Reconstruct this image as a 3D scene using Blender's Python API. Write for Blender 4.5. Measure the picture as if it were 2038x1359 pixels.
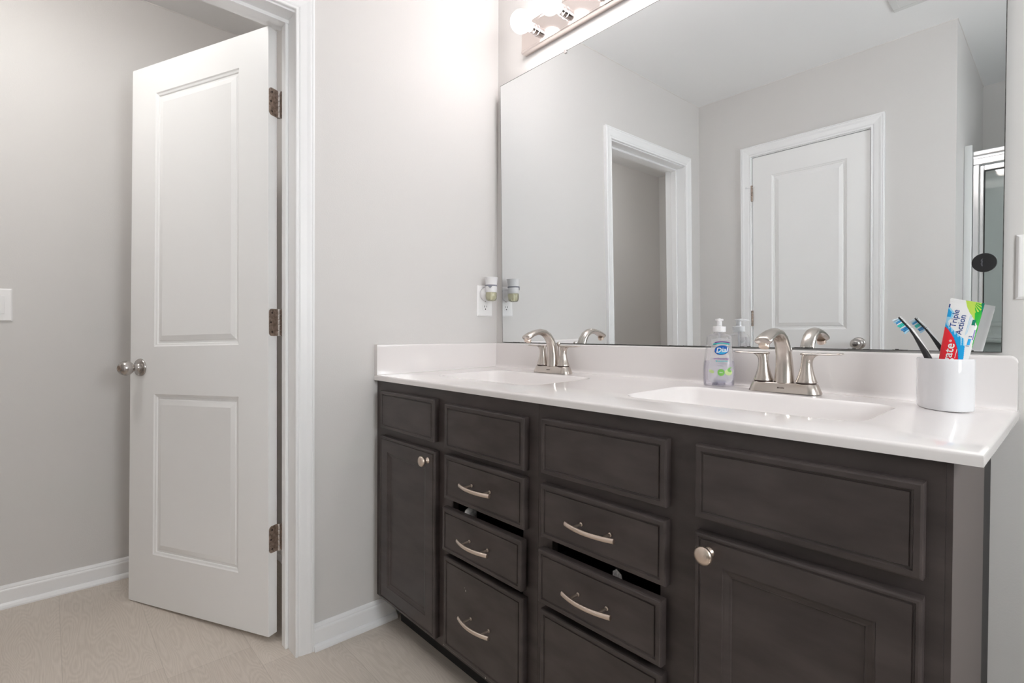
import bpy, bmesh, math, random
from mathutils import Vector, Matrix
from math import sin, cos, pi, radians
random.seed(7)
for o in list(bpy.data.objects): bpy.data.objects.remove(o)
scene = bpy.context.scene
COL = scene.collection

# ------------------------------------------------------------------ camera
CAM = Vector((1.6634, -1.4346, 1.0368))
yaw, pit, rol = radians(47.5006), radians(-0.6877), radians(0.3168)
f = Vector((-sin(yaw)*cos(pit), cos(yaw)*cos(pit), sin(pit)))
r0 = Vector((cos(yaw), sin(yaw), 0)); u0 = r0.cross(f)
r = cos(rol)*r0 + sin(rol)*u0; u = -sin(rol)*r0 + cos(rol)*u0
cd = bpy.data.cameras.new('camera'); cam = bpy.data.objects.new('camera', cd); COL.objects.link(cam)
cam.matrix_world = Matrix(((r.x, u.x, -f.x, CAM.x), (r.y, u.y, -f.y, CAM.y), (r.z, u.z, -f.z, CAM.z), (0, 0, 0, 1)))
cd.sensor_fit = 'HORIZONTAL'; cd.sensor_width = 36.0; cd.lens = 36.0*1009.65/2038.0
cd.clip_start = 0.01; cd.clip_end = 50
scene.camera = cam
# ------------------------------------------------------------------ world / exposure
w = bpy.data.worlds.new('world'); scene.world = w; w.use_nodes = True
w.node_tree.nodes['Background'].inputs[0].default_value = (0.8, 0.85, 0.9, 1)
w.node_tree.nodes['Background'].inputs[1].default_value = 0.0
vs = scene.view_settings
vs.view_transform = 'Standard'; vs.look = 'None'; vs.gamma = 1.0; vs.use_curve_mapping = False
vs.exposure = 1.72
BULB = 5.2          # radiance of each globe bulb of the bath bar
FILL_WINDOW, FILL_DOME = 5.1, 13.5   # radiance of two added fill lights, both unseen: right-hand window, closet dome
scene.cycles.max_bounces = 16; scene.cycles.diffuse_bounces = 10; scene.cycles.glossy_bounces = 8
scene.cycles.transmission_bounces = 10; scene.cycles.transparent_max_bounces = 12
scene.cycles.sample_clamp_indirect = 6.0
scene.cycles.use_denoising = True

# ------------------------------------------------------------------ materials
def srgb(r, g, b):
    k = lambda c: (c/255/12.92) if c/255 <= .04045 else ((c/255+.055)/1.055)**2.4
    return (k(r), k(g), k(b), 1)
def mat(name, col, rough=.5, metal=0., spec=.5, bump=None, noise=None, trans=0., ior=1.45, emit=None, coat=0.):
    m = bpy.data.materials.new(name); m.use_nodes = True
    nt = m.node_tree; p = nt.nodes['Principled BSDF']
    p.inputs['Base Color'].default_value = col if len(col) == 4 else (*col, 1)
    p.inputs['Roughness'].default_value = rough; p.inputs['Metallic'].default_value = metal
    p.inputs['Specular IOR Level'].default_value = spec
    p.inputs['Transmission Weight'].default_value = trans; p.inputs['IOR'].default_value = ior
    p.inputs['Coat Weight'].default_value = coat
    if emit:
        p.inputs['Emission Color'].default_value = (*emit[0], 1); p.inputs['Emission Strength'].default_value = emit[1]
    tc = None
    if bump or noise:
        tc = nt.nodes.new('ShaderNodeTexCoord')
    if bump:
        sc, st, dist = bump
        n = nt.nodes.new('ShaderNodeTexNoise'); n.inputs['Scale'].default_value = sc; n.inputs['Detail'].default_value = 3
        b = nt.nodes.new('ShaderNodeBump'); b.inputs['Strength'].default_value = st; b.inputs['Distance'].default_value = dist
        nt.links.new(tc.outputs['Object'], n.inputs['Vector']); nt.links.new(n.outputs['Fac'], b.inputs['Height'])
        nt.links.new(b.outputs['Normal'], p.inputs['Normal'])
    if noise:
        sc, amt = noise[:2]; st = noise[2] if len(noise) > 2 else (1, 1, 1)
        mp = nt.nodes.new('ShaderNodeMapping'); mp.inputs['Scale'].default_value = st
        n = nt.nodes.new('ShaderNodeTexNoise'); n.inputs['Scale'].default_value = sc; n.inputs['Detail'].default_value = 4
        rp = nt.nodes.new('ShaderNodeValToRGB')
        c = p.inputs['Base Color'].default_value[:]
        rp.color_ramp.elements[0].color = (*[max(0, x*(1-amt)) for x in c[:3]], 1)
        rp.color_ramp.elements[1].color = (*[min(1, x*(1+amt)) for x in c[:3]], 1)
        rp.color_ramp.elements[0].position = .3; rp.color_ramp.elements[1].position = .7
        nt.links.new(tc.outputs['Object'], mp.inputs['Vector']); nt.links.new(mp.outputs['Vector'], n.inputs['Vector'])
        nt.links.new(n.outputs['Fac'], rp.inputs['Fac']); nt.links.new(rp.outputs['Color'], p.inputs['Base Color'])
    return m
M = {}
M['wall'] = mat('wall_paint', (.685, .667, .652), .55, spec=.35, bump=(220, .12, .002))
M['ceil'] = mat('ceiling_paint', (.88, .88, .88), .9, spec=.2, bump=(160, .1, .002))
M['trim'] = mat('white_trim_paint', (.88, .88, .885), .32, spec=.5)
M['door'] = mat('white_door_paint', (.88, .875, .87), .38, spec=.45, bump=(90, .05, .001))
M['wood'] = mat('espresso_wood', (.062, .0495, .047), .36, spec=.45, noise=(9, .22, (1, 1, 3)), bump=(300, .05, .0005))
M['wood_lit_side'] = mat('espresso_lit_side', (.115, .094, .09), .5, spec=.4)  # cabinet brown lightened: side light on the end panel put into the colour
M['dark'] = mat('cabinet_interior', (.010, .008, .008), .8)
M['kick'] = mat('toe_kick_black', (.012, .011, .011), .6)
M['marble'] = mat('cultured_marble', (.83, .795, .785), .12, spec=.5, coat=.3)
M['nickel'] = mat('brushed_nickel', (.60, .545, .50), .27, metal=1., bump=(500, .04, .0003))
M['pull'] = mat('satin_nickel_pull', (.74, .62, .53), .33, metal=1.)
M['knobm'] = mat('satin_nickel_door_knob', (.50, .47, .45), .24, metal=1.)
M['hinge'] = mat('worn_nickel_hinge', (.36, .285, .24), .42, metal=.8, noise=(120, .4))
M['steel'] = mat('bright_pin', (.72, .68, .66), .2, metal=1.)
M['chrome'] = mat('polished_chrome', (.80, .78, .78), .08, metal=1.)
M['bar'] = mat('chrome_bar', (.72, .65, .62), .12, metal=1.)
M['plate'] = mat('white_plastic_plate', (.90, .89, .89), .25)
M['slot'] = mat('black_slot', (.01, .01, .01), .6)
M['ceramic'] = mat('white_ceramic', (.78, .78, .80), .08, coat=.5)
M['white_pl'] = mat('white_plastic', (.80, .79, .80), .3)
M['grey_pl'] = mat('grey_plastic', (.25, .25, .29), .45)
M['black_pl'] = mat('black_rubber', (.018, .018, .020), .5)
M['disc'] = mat('black_disc', (.012, .012, .013), .55, bump=(900, .1, .0003))
M['shower_white'] = mat('white_acrylic', (.74, .75, .745), .12)
M['alum'] = mat('bright_aluminium', (.86, .86, .86), .22, metal=.85)
M['gasket'] = mat('black_gasket', (.012, .012, .012), .6)
M['grille'] = mat('white_register', (.70, .70, .69), .5)
M['bulb'] = mat('lit_globe', (1, 1, 1), .4, emit=((1.0, .945, .945), BULB))
M['scuff'] = mat('pale_chip', (.5, .46, .42), .7)
M['paper'] = mat('grey_paper', (.72, .70, .69), .8, noise=(150, .4))
M['screw'] = mat('dark_screw', (.07, .05, .045), .5, metal=.6)
M['mirror_edge'] = mat('tarnish_and_shadow_edge', (.06, .06, .055), .5, noise=(90, .9, (1, 1, 1)))
M['caulk'] = mat('white_caulk', (.75, .73, .71), .6)

M['fill_pane'] = mat('fill_glow_glass', (.8, .85, .9), .5, emit=((.95, .985, 1.0), FILL_WINDOW))
M['closet_fill_dome'] = mat('fill_dome_glow', (1, 1, 1), .4, emit=((1.0, .99, .97), FILL_DOME))

def glossy_mat(name, col, rough):
    m = bpy.data.materials.new(name); m.use_nodes = True; nt = m.node_tree; nt.nodes.clear()
    o = nt.nodes.new('ShaderNodeOutputMaterial'); g = nt.nodes.new('ShaderNodeBsdfGlossy')
    g.inputs['Color'].default_value = (*col, 1); g.inputs['Roughness'].default_value = rough
    nt.links.new(g.outputs[0], o.inputs[0]); return m
M['mirror'] = glossy_mat('silvered_mirror', (.86, .885, .895), 0.0)

def film(name, col, rough, gl_min, opac, diff, sheen=1.0):
    """thin clear sheet: see-through with a sharp sheen and a little body colour"""
    m = bpy.data.materials.new(name); m.use_nodes = True; nt = m.node_tree; nt.nodes.clear()
    N = nt.nodes.new; L = nt.links.new
    o = N('ShaderNodeOutputMaterial'); t = N('ShaderNodeBsdfTransparent'); t.inputs[0].default_value = (*col, 1)
    d = N('ShaderNodeBsdfDiffuse'); d.inputs[0].default_value = (*diff, 1)
    g = N('ShaderNodeBsdfGlossy'); g.inputs['Roughness'].default_value = rough
    m1 = N('ShaderNodeMixShader'); m1.inputs[0].default_value = opac; L(t.outputs[0], m1.inputs[1]); L(d.outputs[0], m1.inputs[2])
    lw = N('ShaderNodeFresnel'); lw.inputs[0].default_value = 1.45
    ad = N('ShaderNodeMath'); ad.operation = 'ADD'; ad.inputs[1].default_value = gl_min; ad.use_clamp = True
    hf = N('ShaderNodeMath'); hf.operation = 'MULTIPLY'; hf.inputs[1].default_value = sheen; L(lw.outputs[0], hf.inputs[0]); L(hf.outputs[0], ad.inputs[0])
    m2 = N('ShaderNodeMixShader'); L(ad.outputs[0], m2.inputs[0]); L(m1.outputs[0], m2.inputs[1]); L(g.outputs[0], m2.inputs[2])
    L(m2.outputs[0], o.inputs[0]); return m
M['glass'] = film('shower_glass', (.94, .965, .955), 0.0, .03, .0, (.7, .75, .72))
M['clear'] = film('clear_bottle_plastic', (.99, .99, .995), .08, .0, .05, (.92, .91, .95), .45)
M['liquid'] = film('lavender_soap', (.97, .96, .99), .1, .0, .16, (.86, .84, .95), .45)
M['label'] = film('label_film', (.99, .99, 1), .3, .0, .30, (.90, .90, .93), .45)
M['oil'] = film('yellow_oil', (.96, .95, .80), .05, .02, .22, (.74, .72, .50))

def floor_material():
    m = bpy.data.materials.new('greige_oak_planks'); m.use_nodes = True; nt = m.node_tree; N = nt.nodes.new; L = nt.links.new
    p = nt.nodes['Principled BSDF']; p.inputs['Roughness'].default_value = .42; p.inputs['Specular IOR Level'].default_value = .4
    tc = N('ShaderNodeTexCoord'); sp = N('ShaderNodeSeparateXYZ'); L(tc.outputs['Object'], sp.inputs[0])
    def math_(op, a, b=None, clamp=False):
        n = N('ShaderNodeMath'); n.operation = op; n.use_clamp = clamp
        for i, v in enumerate((a, b)):
            if v is None: continue
            if isinstance(v, (int, float)): n.inputs[i].default_value = v
            else: L(v, n.inputs[i])
        return n.outputs[0]
    PW = .232
    yv = math_('DIVIDE', math_('ADD', sp.outputs[1], 0.941+PW*20), PW)
    idx = math_('FLOOR', yv); fr = math_('FRACT', yv)
    wn = N('ShaderNodeTexWhiteNoise'); wn.noise_dimensions = '1D'; L(idx, wn.inputs['W'])
    xo = math_('ADD', sp.outputs[0], math_('MULTIPLY', wn.outputs['Value'], 9.0))
    xs = math_('DIVIDE', xo, 1.22); fx = math_('FRACT', xs); ix = math_('FLOOR', xs)
    wn2 = N('ShaderNodeTexWhiteNoise'); wn2.noise_dimensions = '2D'
    cv = N('ShaderNodeCombineXYZ'); L(idx, cv.inputs[0]); L(ix, cv.inputs[1]); L(cv.outputs[0], wn2.inputs['Vector'])
    # cathedral grain: contour lines of a stretched noise, plus fine streaks
    g = N('ShaderNodeCombineXYZ'); L(math_('MULTIPLY', xo, 1.5), g.inputs[0]); L(math_('MULTIPLY', fr, 2.0), g.inputs[1]); L(math_('MULTIPLY', idx, 3.7), g.inputs[2])
    n1 = N('ShaderNodeTexNoise'); n1.inputs['Scale'].default_value = 1.5; n1.inputs['Detail'].default_value = 1.5; n1.inputs['Roughness'].default_value = .4
    L(g.outputs[0], n1.inputs['Vector'])
    rings = math_('SINE', math_('MULTIPLY', n1.outputs['Fac'], 185.0))
    g2 = N('ShaderNodeCombineXYZ'); L(math_('MULTIPLY', xo, 14.0), g2.inputs[0]); L(math_('MULTIPLY', yv, 75.0), g2.inputs[1])
    n2 = N('ShaderNodeTexNoise'); n2.inputs['Scale'].default_value = 1.0; n2.inputs['Detail'].default_value = 3; L(g2.outputs[0], n2.inputs['Vector'])
    mix = math_('ADD', math_('MULTIPLY', rings, .085), math_('ADD', math_('MULTIPLY', n2.outputs['Fac'], .55), math_('MULTIPLY', wn2.outputs['Value'], .22)))
    rp = N('ShaderNodeValToRGB'); L(mix, rp.inputs[0])
    rp.color_ramp.elements[0].position = .1; rp.color_ramp.elements[0].color = (.53, .465, .405, 1)
    rp.color_ramp.elements[1].position = .75; rp.color_ramp.elements[1].color = (.71, .64, .57, 1)
    # seams
    e = math_('ABSOLUTE', math_('SUBTRACT', fr, .5)); seam = math_('GREATER_THAN', e, .4965)
    e2 = math_('ABSOLUTE', math_('SUBTRACT', fx, .5)); seam2 = math_('GREATER_THAN', e2, .4993)
    sm = math_('MULTIPLY', math_('MAXIMUM', seam, seam2), .22)
    mc = N('ShaderNodeMix'); mc.data_type = 'RGBA'; L(sm, mc.inputs[0]); L(rp.outputs[0], mc.inputs[6]); mc.inputs[7].default_value = (.14, .11, .09, 1)
    L(mc.outputs[2], p.inputs['Base Color'])
    b = N('ShaderNodeBump'); b.inputs['Strength'].default_value = .12; b.inputs['Distance'].default_value = .001; L(mix, b.inputs['Height']); L(b.outputs[0], p.inputs['Normal'])
    return m
M['floor'] = floor_material()

# ------------------------------------------------------------------ object helpers (all shapes are given in world metres)
WL = {}
def put(o, parent, loc):
    COL.objects.link(o)
    if parent is not None:
        o.parent = parent; o.location = Vector(loc) - WL[parent.name]
    else: o.location = loc
    WL[o.name] = Vector(loc)
def thing(name, label, cat, loc, group=None, kind=None):
    o = bpy.data.objects.new(name, None); o.empty_display_size = .05; put(o, None, loc)
    o['label'] = label; o['category'] = cat
    if group: o['group'] = group
    if kind: o['kind'] = kind
    return o
def obj(name, bm, m, parent=None, smooth=False, label=None, angle=35, origin=None):
    loc = origin if origin is not None else (WL[parent.name] if parent is not None else Vector((0, 0, 0)))
    loc = Vector(loc)
    bmesh.ops.translate(bm, verts=bm.verts, vec=-loc)
    if not bm.faces or True:
        bmesh.ops.recalc_face_normals(bm, faces=bm.faces)
    me = bpy.data.meshes.new(name); bm.to_mesh(me); bm.free()
    for x in (m if isinstance(m, (list, tuple)) else [m]): me.materials.append(M[x] if isinstance(x, str) else x)
    if smooth:
        for pl in me.polygons: pl.use_smooth = True
        if angle < 180: me.set_sharp_from_angle(angle=radians(angle))
    o = bpy.data.objects.new(name, me); put(o, parent, loc)
    if label: o['label'] = label
    return o
def tag(o, label, cat, group=None):
    o['label'] = label; o['category'] = cat
    if group: o['group'] = group
    return o
def struct(name, bm, m, smooth=False, parent=None, angle=35):
    o = obj(name, bm, m, parent, smooth, angle=angle)
    if parent is None: o['kind'] = 'structure'
    return o
def copy_tree(o, loc=None, parent=None):
    c = o.copy(); COL.objects.link(c)
    if parent is not None: c.parent = parent
    if loc is not None: c.location = loc
    WL[c.name] = Vector(loc) if loc is not None else WL.get(o.name, Vector())
    for ch in [x for x in COL.objects if x.parent == o]: copy_tree(ch, None, c)
    return c
NB = bmesh.new
def box(bm, x0, x1, y0, y1, z0, z1, bev=0, seg=2):
    vs_ = [bm.verts.new((x, y, z)) for x in (x0, x1) for y in (y0, y1) for z in (z0, z1)]
    q = [(0, 1, 3, 2), (4, 6, 7, 5), (0, 4, 5, 1), (2, 3, 7, 6), (0, 2, 6, 4), (1, 5, 7, 3)]
    fs = [bm.faces.new([vs_[i] for i in k]) for k in q]
    if bev:
        es = list({e for f_ in fs for e in f_.edges})
        bmesh.ops.bevel(bm, geom=es, offset=bev, segments=seg, profile=.5, affect='EDGES')
    return vs_
def frame_of(axis):
    a = Vector(axis).normalized(); t = Vector((0, 0, 1)) if abs(a.z) < .9 else Vector((1, 0, 0))
    e1 = t.cross(a).normalized(); e2 = a.cross(e1); return a, e1, e2
def lathe(bm, prof, c, axis=(0, 0, 1), seg=32, s1=1., s2=1., cap=True):
    a, e1, e2 = frame_of(axis); c = Vector(c); rings = []
    for (rr, h) in prof:
        if rr < 1e-6: rings.append([bm.verts.new(c+a*h)])
        else: rings.append([bm.verts.new(c+a*h+e1*(rr*s1*cos(2*pi*i/seg))+e2*(rr*s2*sin(2*pi*i/seg))) for i in range(seg)])
    for A, B in zip(rings, rings[1:]):
        for i in range(seg):
            j = (i+1) % seg
            if len(A) == 1 and len(B) == 1: continue
            if len(A) == 1: bm.faces.new((A[0], B[i], B[j]))
            elif len(B) == 1: bm.faces.new((A[i], A[j], B[0]))
            else: bm.faces.new((A[i], A[j], B[j], B[i]))
    if cap:
        for R in (rings[0], rings[-1]):
            if len(R) > 1: bm.faces.new(R)
    return rings
def loft(bm, rings, close=True, cap=True):
    V = [[bm.verts.new(p) for p in R] for R in rings]; n = len(V[0])
    for A, B in zip(V, V[1:]):
        for i in range(n if close else n-1):
            j = (i+1) % n; bm.faces.new((A[i], A[j], B[j], B[i]))
    if cap and close: bm.faces.new(V[0]); bm.faces.new(V[-1])
    return V
def tube(bm, pts, rad, seg=12):
    pts = [Vector(p) for p in pts]; rings = []
    for i, p in enumerate(pts):
        t = (pts[min(i+1, len(pts)-1)] - pts[max(i-1, 0)]).normalized(); a, e1, e2 = frame_of(t)
        rr = rad[i] if isinstance(rad, (list, tuple)) else rad
        rings.append([p+e1*rr*cos(2*pi*k/seg)+e2*rr*sin(2*pi*k/seg) for k in range(seg)])
    loft(bm, rings)
def rrect(cx, cy, hx, hy, rad, n=8):
    out = []
    for (sx, sy, a0) in ((1, 1, 0), (-1, 1, pi/2), (-1, -1, pi), (1, -1, 3*pi/2)):
        for k in range(n+1):
            a = a0+pi/2*k/n; out.append((cx+sx*(hx-rad)+rad*cos(a), cy+sy*(hy-rad)+rad*sin(a)))
    return out
def ring_panel(bm, P, x0, x1, z0, z1, rings, depth_back=None):
    """moulded front: concentric rectangles; P(x, z, d) gives the point d behind the face"""
    prev = None
    def R(ins, d): return [bm.verts.new(P(x, z, d)) for x, z in ((x0+ins, z0+ins), (x1-ins, z0+ins), (x1-ins, z1-ins), (x0+ins, z1-ins))]
    seq = ([(0, depth_back)] if depth_back is not None else [])+list(rings)
    first = None
    for ins, d in seq:
        cur = R(ins, d)
        if first is None: first = cur
        if prev:
            for i in range(4): bm.faces.new((prev[i], prev[(i+1) % 4], cur[(i+1) % 4], cur[i]))
        prev = cur
    bm.faces.new(prev)
    if depth_back is not None: bm.faces.new(first)
def text_bm(body, size, fn, extrude=.0, bold=0., align='LEFT', shear=0., space=1.0):
    cu = bpy.data.curves.new('t', 'FONT'); cu.body = body; cu.size = size; cu.align_x = align; cu.offset = bold; cu.shear = shear
    cu.space_character = space; cu.resolution_u = 3
    o = bpy.data.objects.new('t', cu); COL.objects.link(o); bpy.context.view_layer.update()
    dg = bpy.context.evaluated_depsgraph_get(); me = bpy.data.meshes.new_from_object(o.evaluated_get(dg))
    bpy.data.objects.remove(o); bpy.data.curves.remove(cu)
    bm = NB(); bm.from_mesh(me); bpy.data.meshes.remove(me)
    bmesh.ops.remove_doubles(bm, verts=bm.verts, dist=1e-6)
    for v in bm.verts: v.co = fn(v.co.x, v.co.y)
    return bm

# ------------------------------------------------------------------ the room
HC, HCC = 2.4847, 2.468
XR, DF, YS, YB = 2.75, -1.8297, -2.10, -2.93       # right wall, front wall, shower front, shower back
XV = 1.298                                          # outer corner beside the shower
WC, CY, CYF = -1.0353, -.632, -3.04                 # closet far wall, closet back wall, closet front wall
J0, J1 = -.852, -1.636                              # left doorway jamb faces
bm = NB(); box(bm, WC-.12, XR+.12, CYF-.12, .12, -.1, 0); struct('floor', bm, 'floor')
bm = NB(); box(bm, -.135, XR+.12, YB-.12, .12, HC, HC+.1); struct('ceiling', bm, 'ceil')
bm = NB(); box(bm, WC-.12, -.1352, CYF-.12, CY+.12, HCC, HCC+.1); struct('ceiling_closet', bm, 'ceil')
bm = NB(); box(bm, -.135, XR+.12, 0, .12, 0, HC); struct('wall_back', bm, 'wall')
bm = NB()
box(bm, -.135, 0, J0+.018, 0, 0, HC); box(bm, -.135, 0, DF-.12, J1-.018, 0, HC); box(bm, -.135, 0, J1-.018, J0+.018, 2.075, HC)
struct('wall_left', bm, 'wall')
bm = NB()
box(bm, 0, .325, DF-.12, DF, 0, HC); box(bm, .975, XV, DF-.12, DF, 0, HC); box(bm, .325, .975, DF-.12, DF, 2.09, HC)
struct('wall_front', bm, 'wall')
bm = NB(); box(bm, XV-.12, XV, YB, DF-.12, 0, HC); struct('wall_return', bm, 'wall')
bm = NB(); box(bm, XV-.12, XR+.12, YB-.12, YB, 0, HC); struct('wall_shower', bm, 'wall')
WY0, WY1, WZ0, WZ1 = -1.25, -.65, 1.05, 1.95          # unseen frosted window added to the right-hand wall for fill light
bm = NB(); box(bm, XR, XR+.12, YB, WY0, 0, HC); box(bm, XR, XR+.12, WY1, 0, 0, HC); box(bm, XR, XR+.12, WY0, WY1, 0, WZ0); box(bm, XR, XR+.12, WY0, WY1, WZ1, HC)
struct('wall_right', bm, 'wall')
bm = NB(); g_ = .035
for a in ((WY0, WY0+g_, WZ0, WZ1), (WY1-g_, WY1, WZ0, WZ1), (WY0+g_, WY1-g_, WZ0, WZ0+g_), (WY0+g_, WY1-g_, WZ1-g_, WZ1), (WY0+g_, WY1-g_, 1.485, 1.515)): box(bm, XR+.03, XR+.075, *a)
win = struct('fill_window_1', bm, 'trim')
for za, zb in ((WZ0+g_, 1.485), (1.515, WZ1-g_)):
    bm = NB(); box(bm, XR+.050, XR+.056, WY0+g_, WY1-g_, za, zb); struct('fill_glow_pane', bm, 'fill_pane', parent=win)
bm = NB(); box(bm, XR-.025, XR+.0295, WY0-.02, WY1+.02, WZ0-.022, WZ0-.0005, .003, 1); struct('fill_window_sill', bm, 'trim', parent=win)
bm = NB(); box(bm, WC-.12, WC, CYF-.12, CY+.12, 0, HCC); struct('wall_closet_left', bm, 'wall')
bm = NB(); box(bm, WC, -.135, CY, CY+.12, 0, HCC); struct('wall_closet_back', bm, 'wall')
bm = NB(); box(bm, WC, -.135, CYF-.12, CYF, 0, HCC); struct('wall_closet_front', bm, 'wall')
bm = NB(); box(bm, -.135, 0, CYF, DF-.12, 0, HCC); struct('wall_closet_right', bm, 'wall')

bm = NB()
for a, b in (((.001, -.002), (.001, DF+.002)), ((.002, DF+.001), (XV, DF+.001)), ((XV+.001, DF), (XV+.001, YB)), ((XV, YB+.001), (XR, YB+.001)), ((.002, -.001), (XR, -.001))):
    tube(bm, [(a[0], a[1], HC-.001), (b[0], b[1], HC-.001)], .0022, 6)
for a, b in (((WC+.001, CY), (WC+.001, CYF)), ((WC, CY-.001), (-.136, CY-.001))):
    tube(bm, [(a[0], a[1], HCC-.001), (b[0], b[1], HCC-.001)], .0020, 6)
struct('trim_3', bm, 'caulk')
# baseboards with shoe moulding: profile (out, up)
BASE = [(0, 0), (.026, 0), (.026, .006), (.0225, .014), (.0165, .019), (.0125, .0195), (.0125, .062), (.0115, .066), (.0085, .069), (.0085, .073), (.0065, .078), (.003, .0826), (0, .0826)]
def baseboard(name, a, b, nrm):
    a, b, n = Vector((*a, 0)), Vector((*b, 0)), Vector((*nrm, 0)); bm = NB()
    loft(bm, [[p+n*o_+Vector((0, 0, h)) for o_, h in BASE] for p in (a, b)]); return struct(name, bm, 'trim')
baseboard('baseboard_left', (0, -.7955), (0, -.4925), (1, 0))
baseboard('baseboard_closet_left', (WC, CY), (WC, CYF), (1, 0))
baseboard('baseboard_closet_back', (WC+.027, CY), (-.1352, CY), (0, -1))
baseboard('baseboard_front', (.001, DF), (.272, DF), (0, 1))
baseboard('baseboard_back', (1.60, 0), (XR, 0), (0, -1))

# door casings and jambs
CAS = [(0, 0), (0, .009), (.002, .0112), (.0075, .0112), (.0095, .0085), (.012, .0105), (.015, .012), (.034, .0145), (.043, .0172), (.047, .0176), (.0485, .0155), (.0505, .0155), (.052, .0176), (.0575, .0165), (.0575, 0)]
def casing(bm, P, a0, a1, zt, wide=.0575):
    s = wide/.0575; cols = []
    for (a, h) in CAS:
        a *= s; sg = 1 if a0 > a1 else -1
        cols.append([P(a0+sg*a, 0, h), P(a0+sg*a, zt+a, h), P(a1-sg*a, zt+a, h), P(a1-sg*a, 0, h)])
    V = [[bm.verts.new(p) for p in c] for c in cols]
    for A, B in zip(V, V[1:]):
        for i in range(3): bm.faces.new((A[i], A[i+1], B[i+1], B[i]))
    bm.faces.new([c[0] for c in V]); bm.faces.new([c[3] for c in V])
bm = NB(); casing(bm, lambda a, z, h: Vector((h, a, z)), J0+.0, J1-.0, 2.062)
t1 = struct('trim_1', bm, 'trim')
bm = NB()   # jamb with stop
box(bm, -.0889, -.0005, J0+.0, J0+.018, 0, 2.07); box(bm, -.135, -.0889, J0+.008, J0+.018, 0, 2.07); box(bm, -.135, -.0005, J1-.018, J1, 0, 2.07); box(bm, -.135, -.0005, J1, J0, 2.056, 2.0745)
box(bm, -.089, -.055, J0-.0105, J0, 0, 2.045, .002, 1); box(bm, -.089, -.055, J1, J1+.0105, 0, 2.045, .002, 1); box(bm, -.089, -.055, J1, J0, 2.045, 2.056)
struct('door_jamb', bm, 'trim', parent=t1)
D0, D1, DT = .346, .953, 2.067                      # opposite door
bm = NB(); casing(bm, lambda a, z, h: Vector((a, DF+h, z)), D1+.004, D0-.006, DT+.006, .061)
t2 = struct('trim_2', bm, 'trim')
bm = NB(); box(bm, D0-.02, D0-.003, DF-.115, DF-.0005, 0, DT+.002); box(bm, D1+.003, D1+.02, DF-.115, DF-.0005, 0, DT+.002); box(bm, D0-.02, D1+.02, DF-.115, DF-.0005, DT+.002, DT+.018)
box(bm, D0-.003, D0+.01, DF-.06, DF-.042, 0, DT); box(bm, D1-.01, D1+.003, DF-.06, DF-.042, 0, DT)
struct('door_jamb', bm, 'trim', parent=t2)

# two-panel moulded doors
PROF = [(0, 0), (.004, .0035), (.010, .0055), (.0115, .009), (.019, .0095), (.0225, .0065), (.040, .002), (.043, .0025)]
def door_bm(P, Wd, Hd, T, panels):
    bm = NB(); sx = [0, panels[0][0], panels[0][1], Wd]
    for side in (0, 1):
        Q = (lambda s, z, d: P(s, d, z)) if side == 0 else (lambda s, z, d: P(s, T-d, z))
        zs = [0]
        for p in panels: zs += [p[2], p[3]]
        zs.append(Hd)
        for i in range(3):
            for j in range(len(zs)-1):
                if i == 1 and j % 2 == 1: ring_panel(bm, Q, sx[1], sx[2], zs[j], zs[j+1], PROF)
                else: bm.faces.new([bm.verts.new(Q(a, b, 0)) for a, b in ((sx[i], zs[j]), (sx[i+1], zs[j]), (sx[i+1], zs[j+1]), (sx[i], zs[j+1]))])
    for (a, b) in (((0, 0), (0, Hd)), ((Wd, 0), (Wd, Hd)), ((0, 0), (Wd, 0)), ((0, Hd), (Wd, Hd))):
        bm.faces.new([bm.verts.new(P(a[0], 0, a[1])), bm.verts.new(P(b[0], 0, b[1])), bm.verts.new(P(b[0], T, b[1])), bm.verts.new(P(a[0], T, a[1]))])
    bmesh.ops.remove_doubles(bm, verts=bm.verts, dist=1e-5); return bm
def knob_bm(P, c, out, scale=1.):
    pass
TH = radians(205.474); dv = Vector((cos(TH), sin(TH), 0)); nv = Vector((sin(TH), -cos(TH), 0))   # nv points away from the camera
if nv.y < 0: nv = -nv
HX = Vector((-.1272, -.8921, 0)); DZ = .018
def DP(s, t, z):                                    # the open door hangs slightly out of true
    return HX + dv*(s*(1+.0262*(1.04-z-DZ))) + nv*t + Vector((0, 0, DZ+z+.004-.0192*s/.71))
d1 = thing('door_1', 'white two-panel door standing ajar into the closet at the left', 'door', (HX.x, HX.y, .0), kind='structure')
obj('door_leaf', door_bm(DP, .71, 2.032, .0346, [(.137, .574, .195, .803), (.137, .574, .981, 1.924)]), 'door', d1, True, angle=20)
def knobset(parent, c, out, name='door_knob', lock=True, mname='knobm'):
    bm = NB(); c = Vector(c)
    lathe(bm, [(.0, 0), (.0335, 0), (.0335, .003), (.031, .0065), (.024, .0085), (.0165, .012), (.0135, .02), (.0135, .029), (.0155, .0325), (.021, .036), (.0255, .042), (.0275, .050), (.0270, .058), (.0235, .067), (.017, .073), (.011, .0752), (0, .0755)], c, out, 40)
    k = obj(name, bm, mname, parent, True, angle=60)
    if lock:
        bm = NB(); lathe(bm, [(.0105, .0750), (.0105, .0768), (.0085, .0768), (.0075, .0755), (.0045, .0755), (.004, .0775), (0, .0775)], c, out, 24)
        obj('lock_button', bm, 'hinge', k, True)
    return k
kc = HX + dv*.652 + Vector((0, 0, .907))
knobset(d1, kc, -nv)
KN = Vector((-.1406, -.854, 0))
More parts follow.
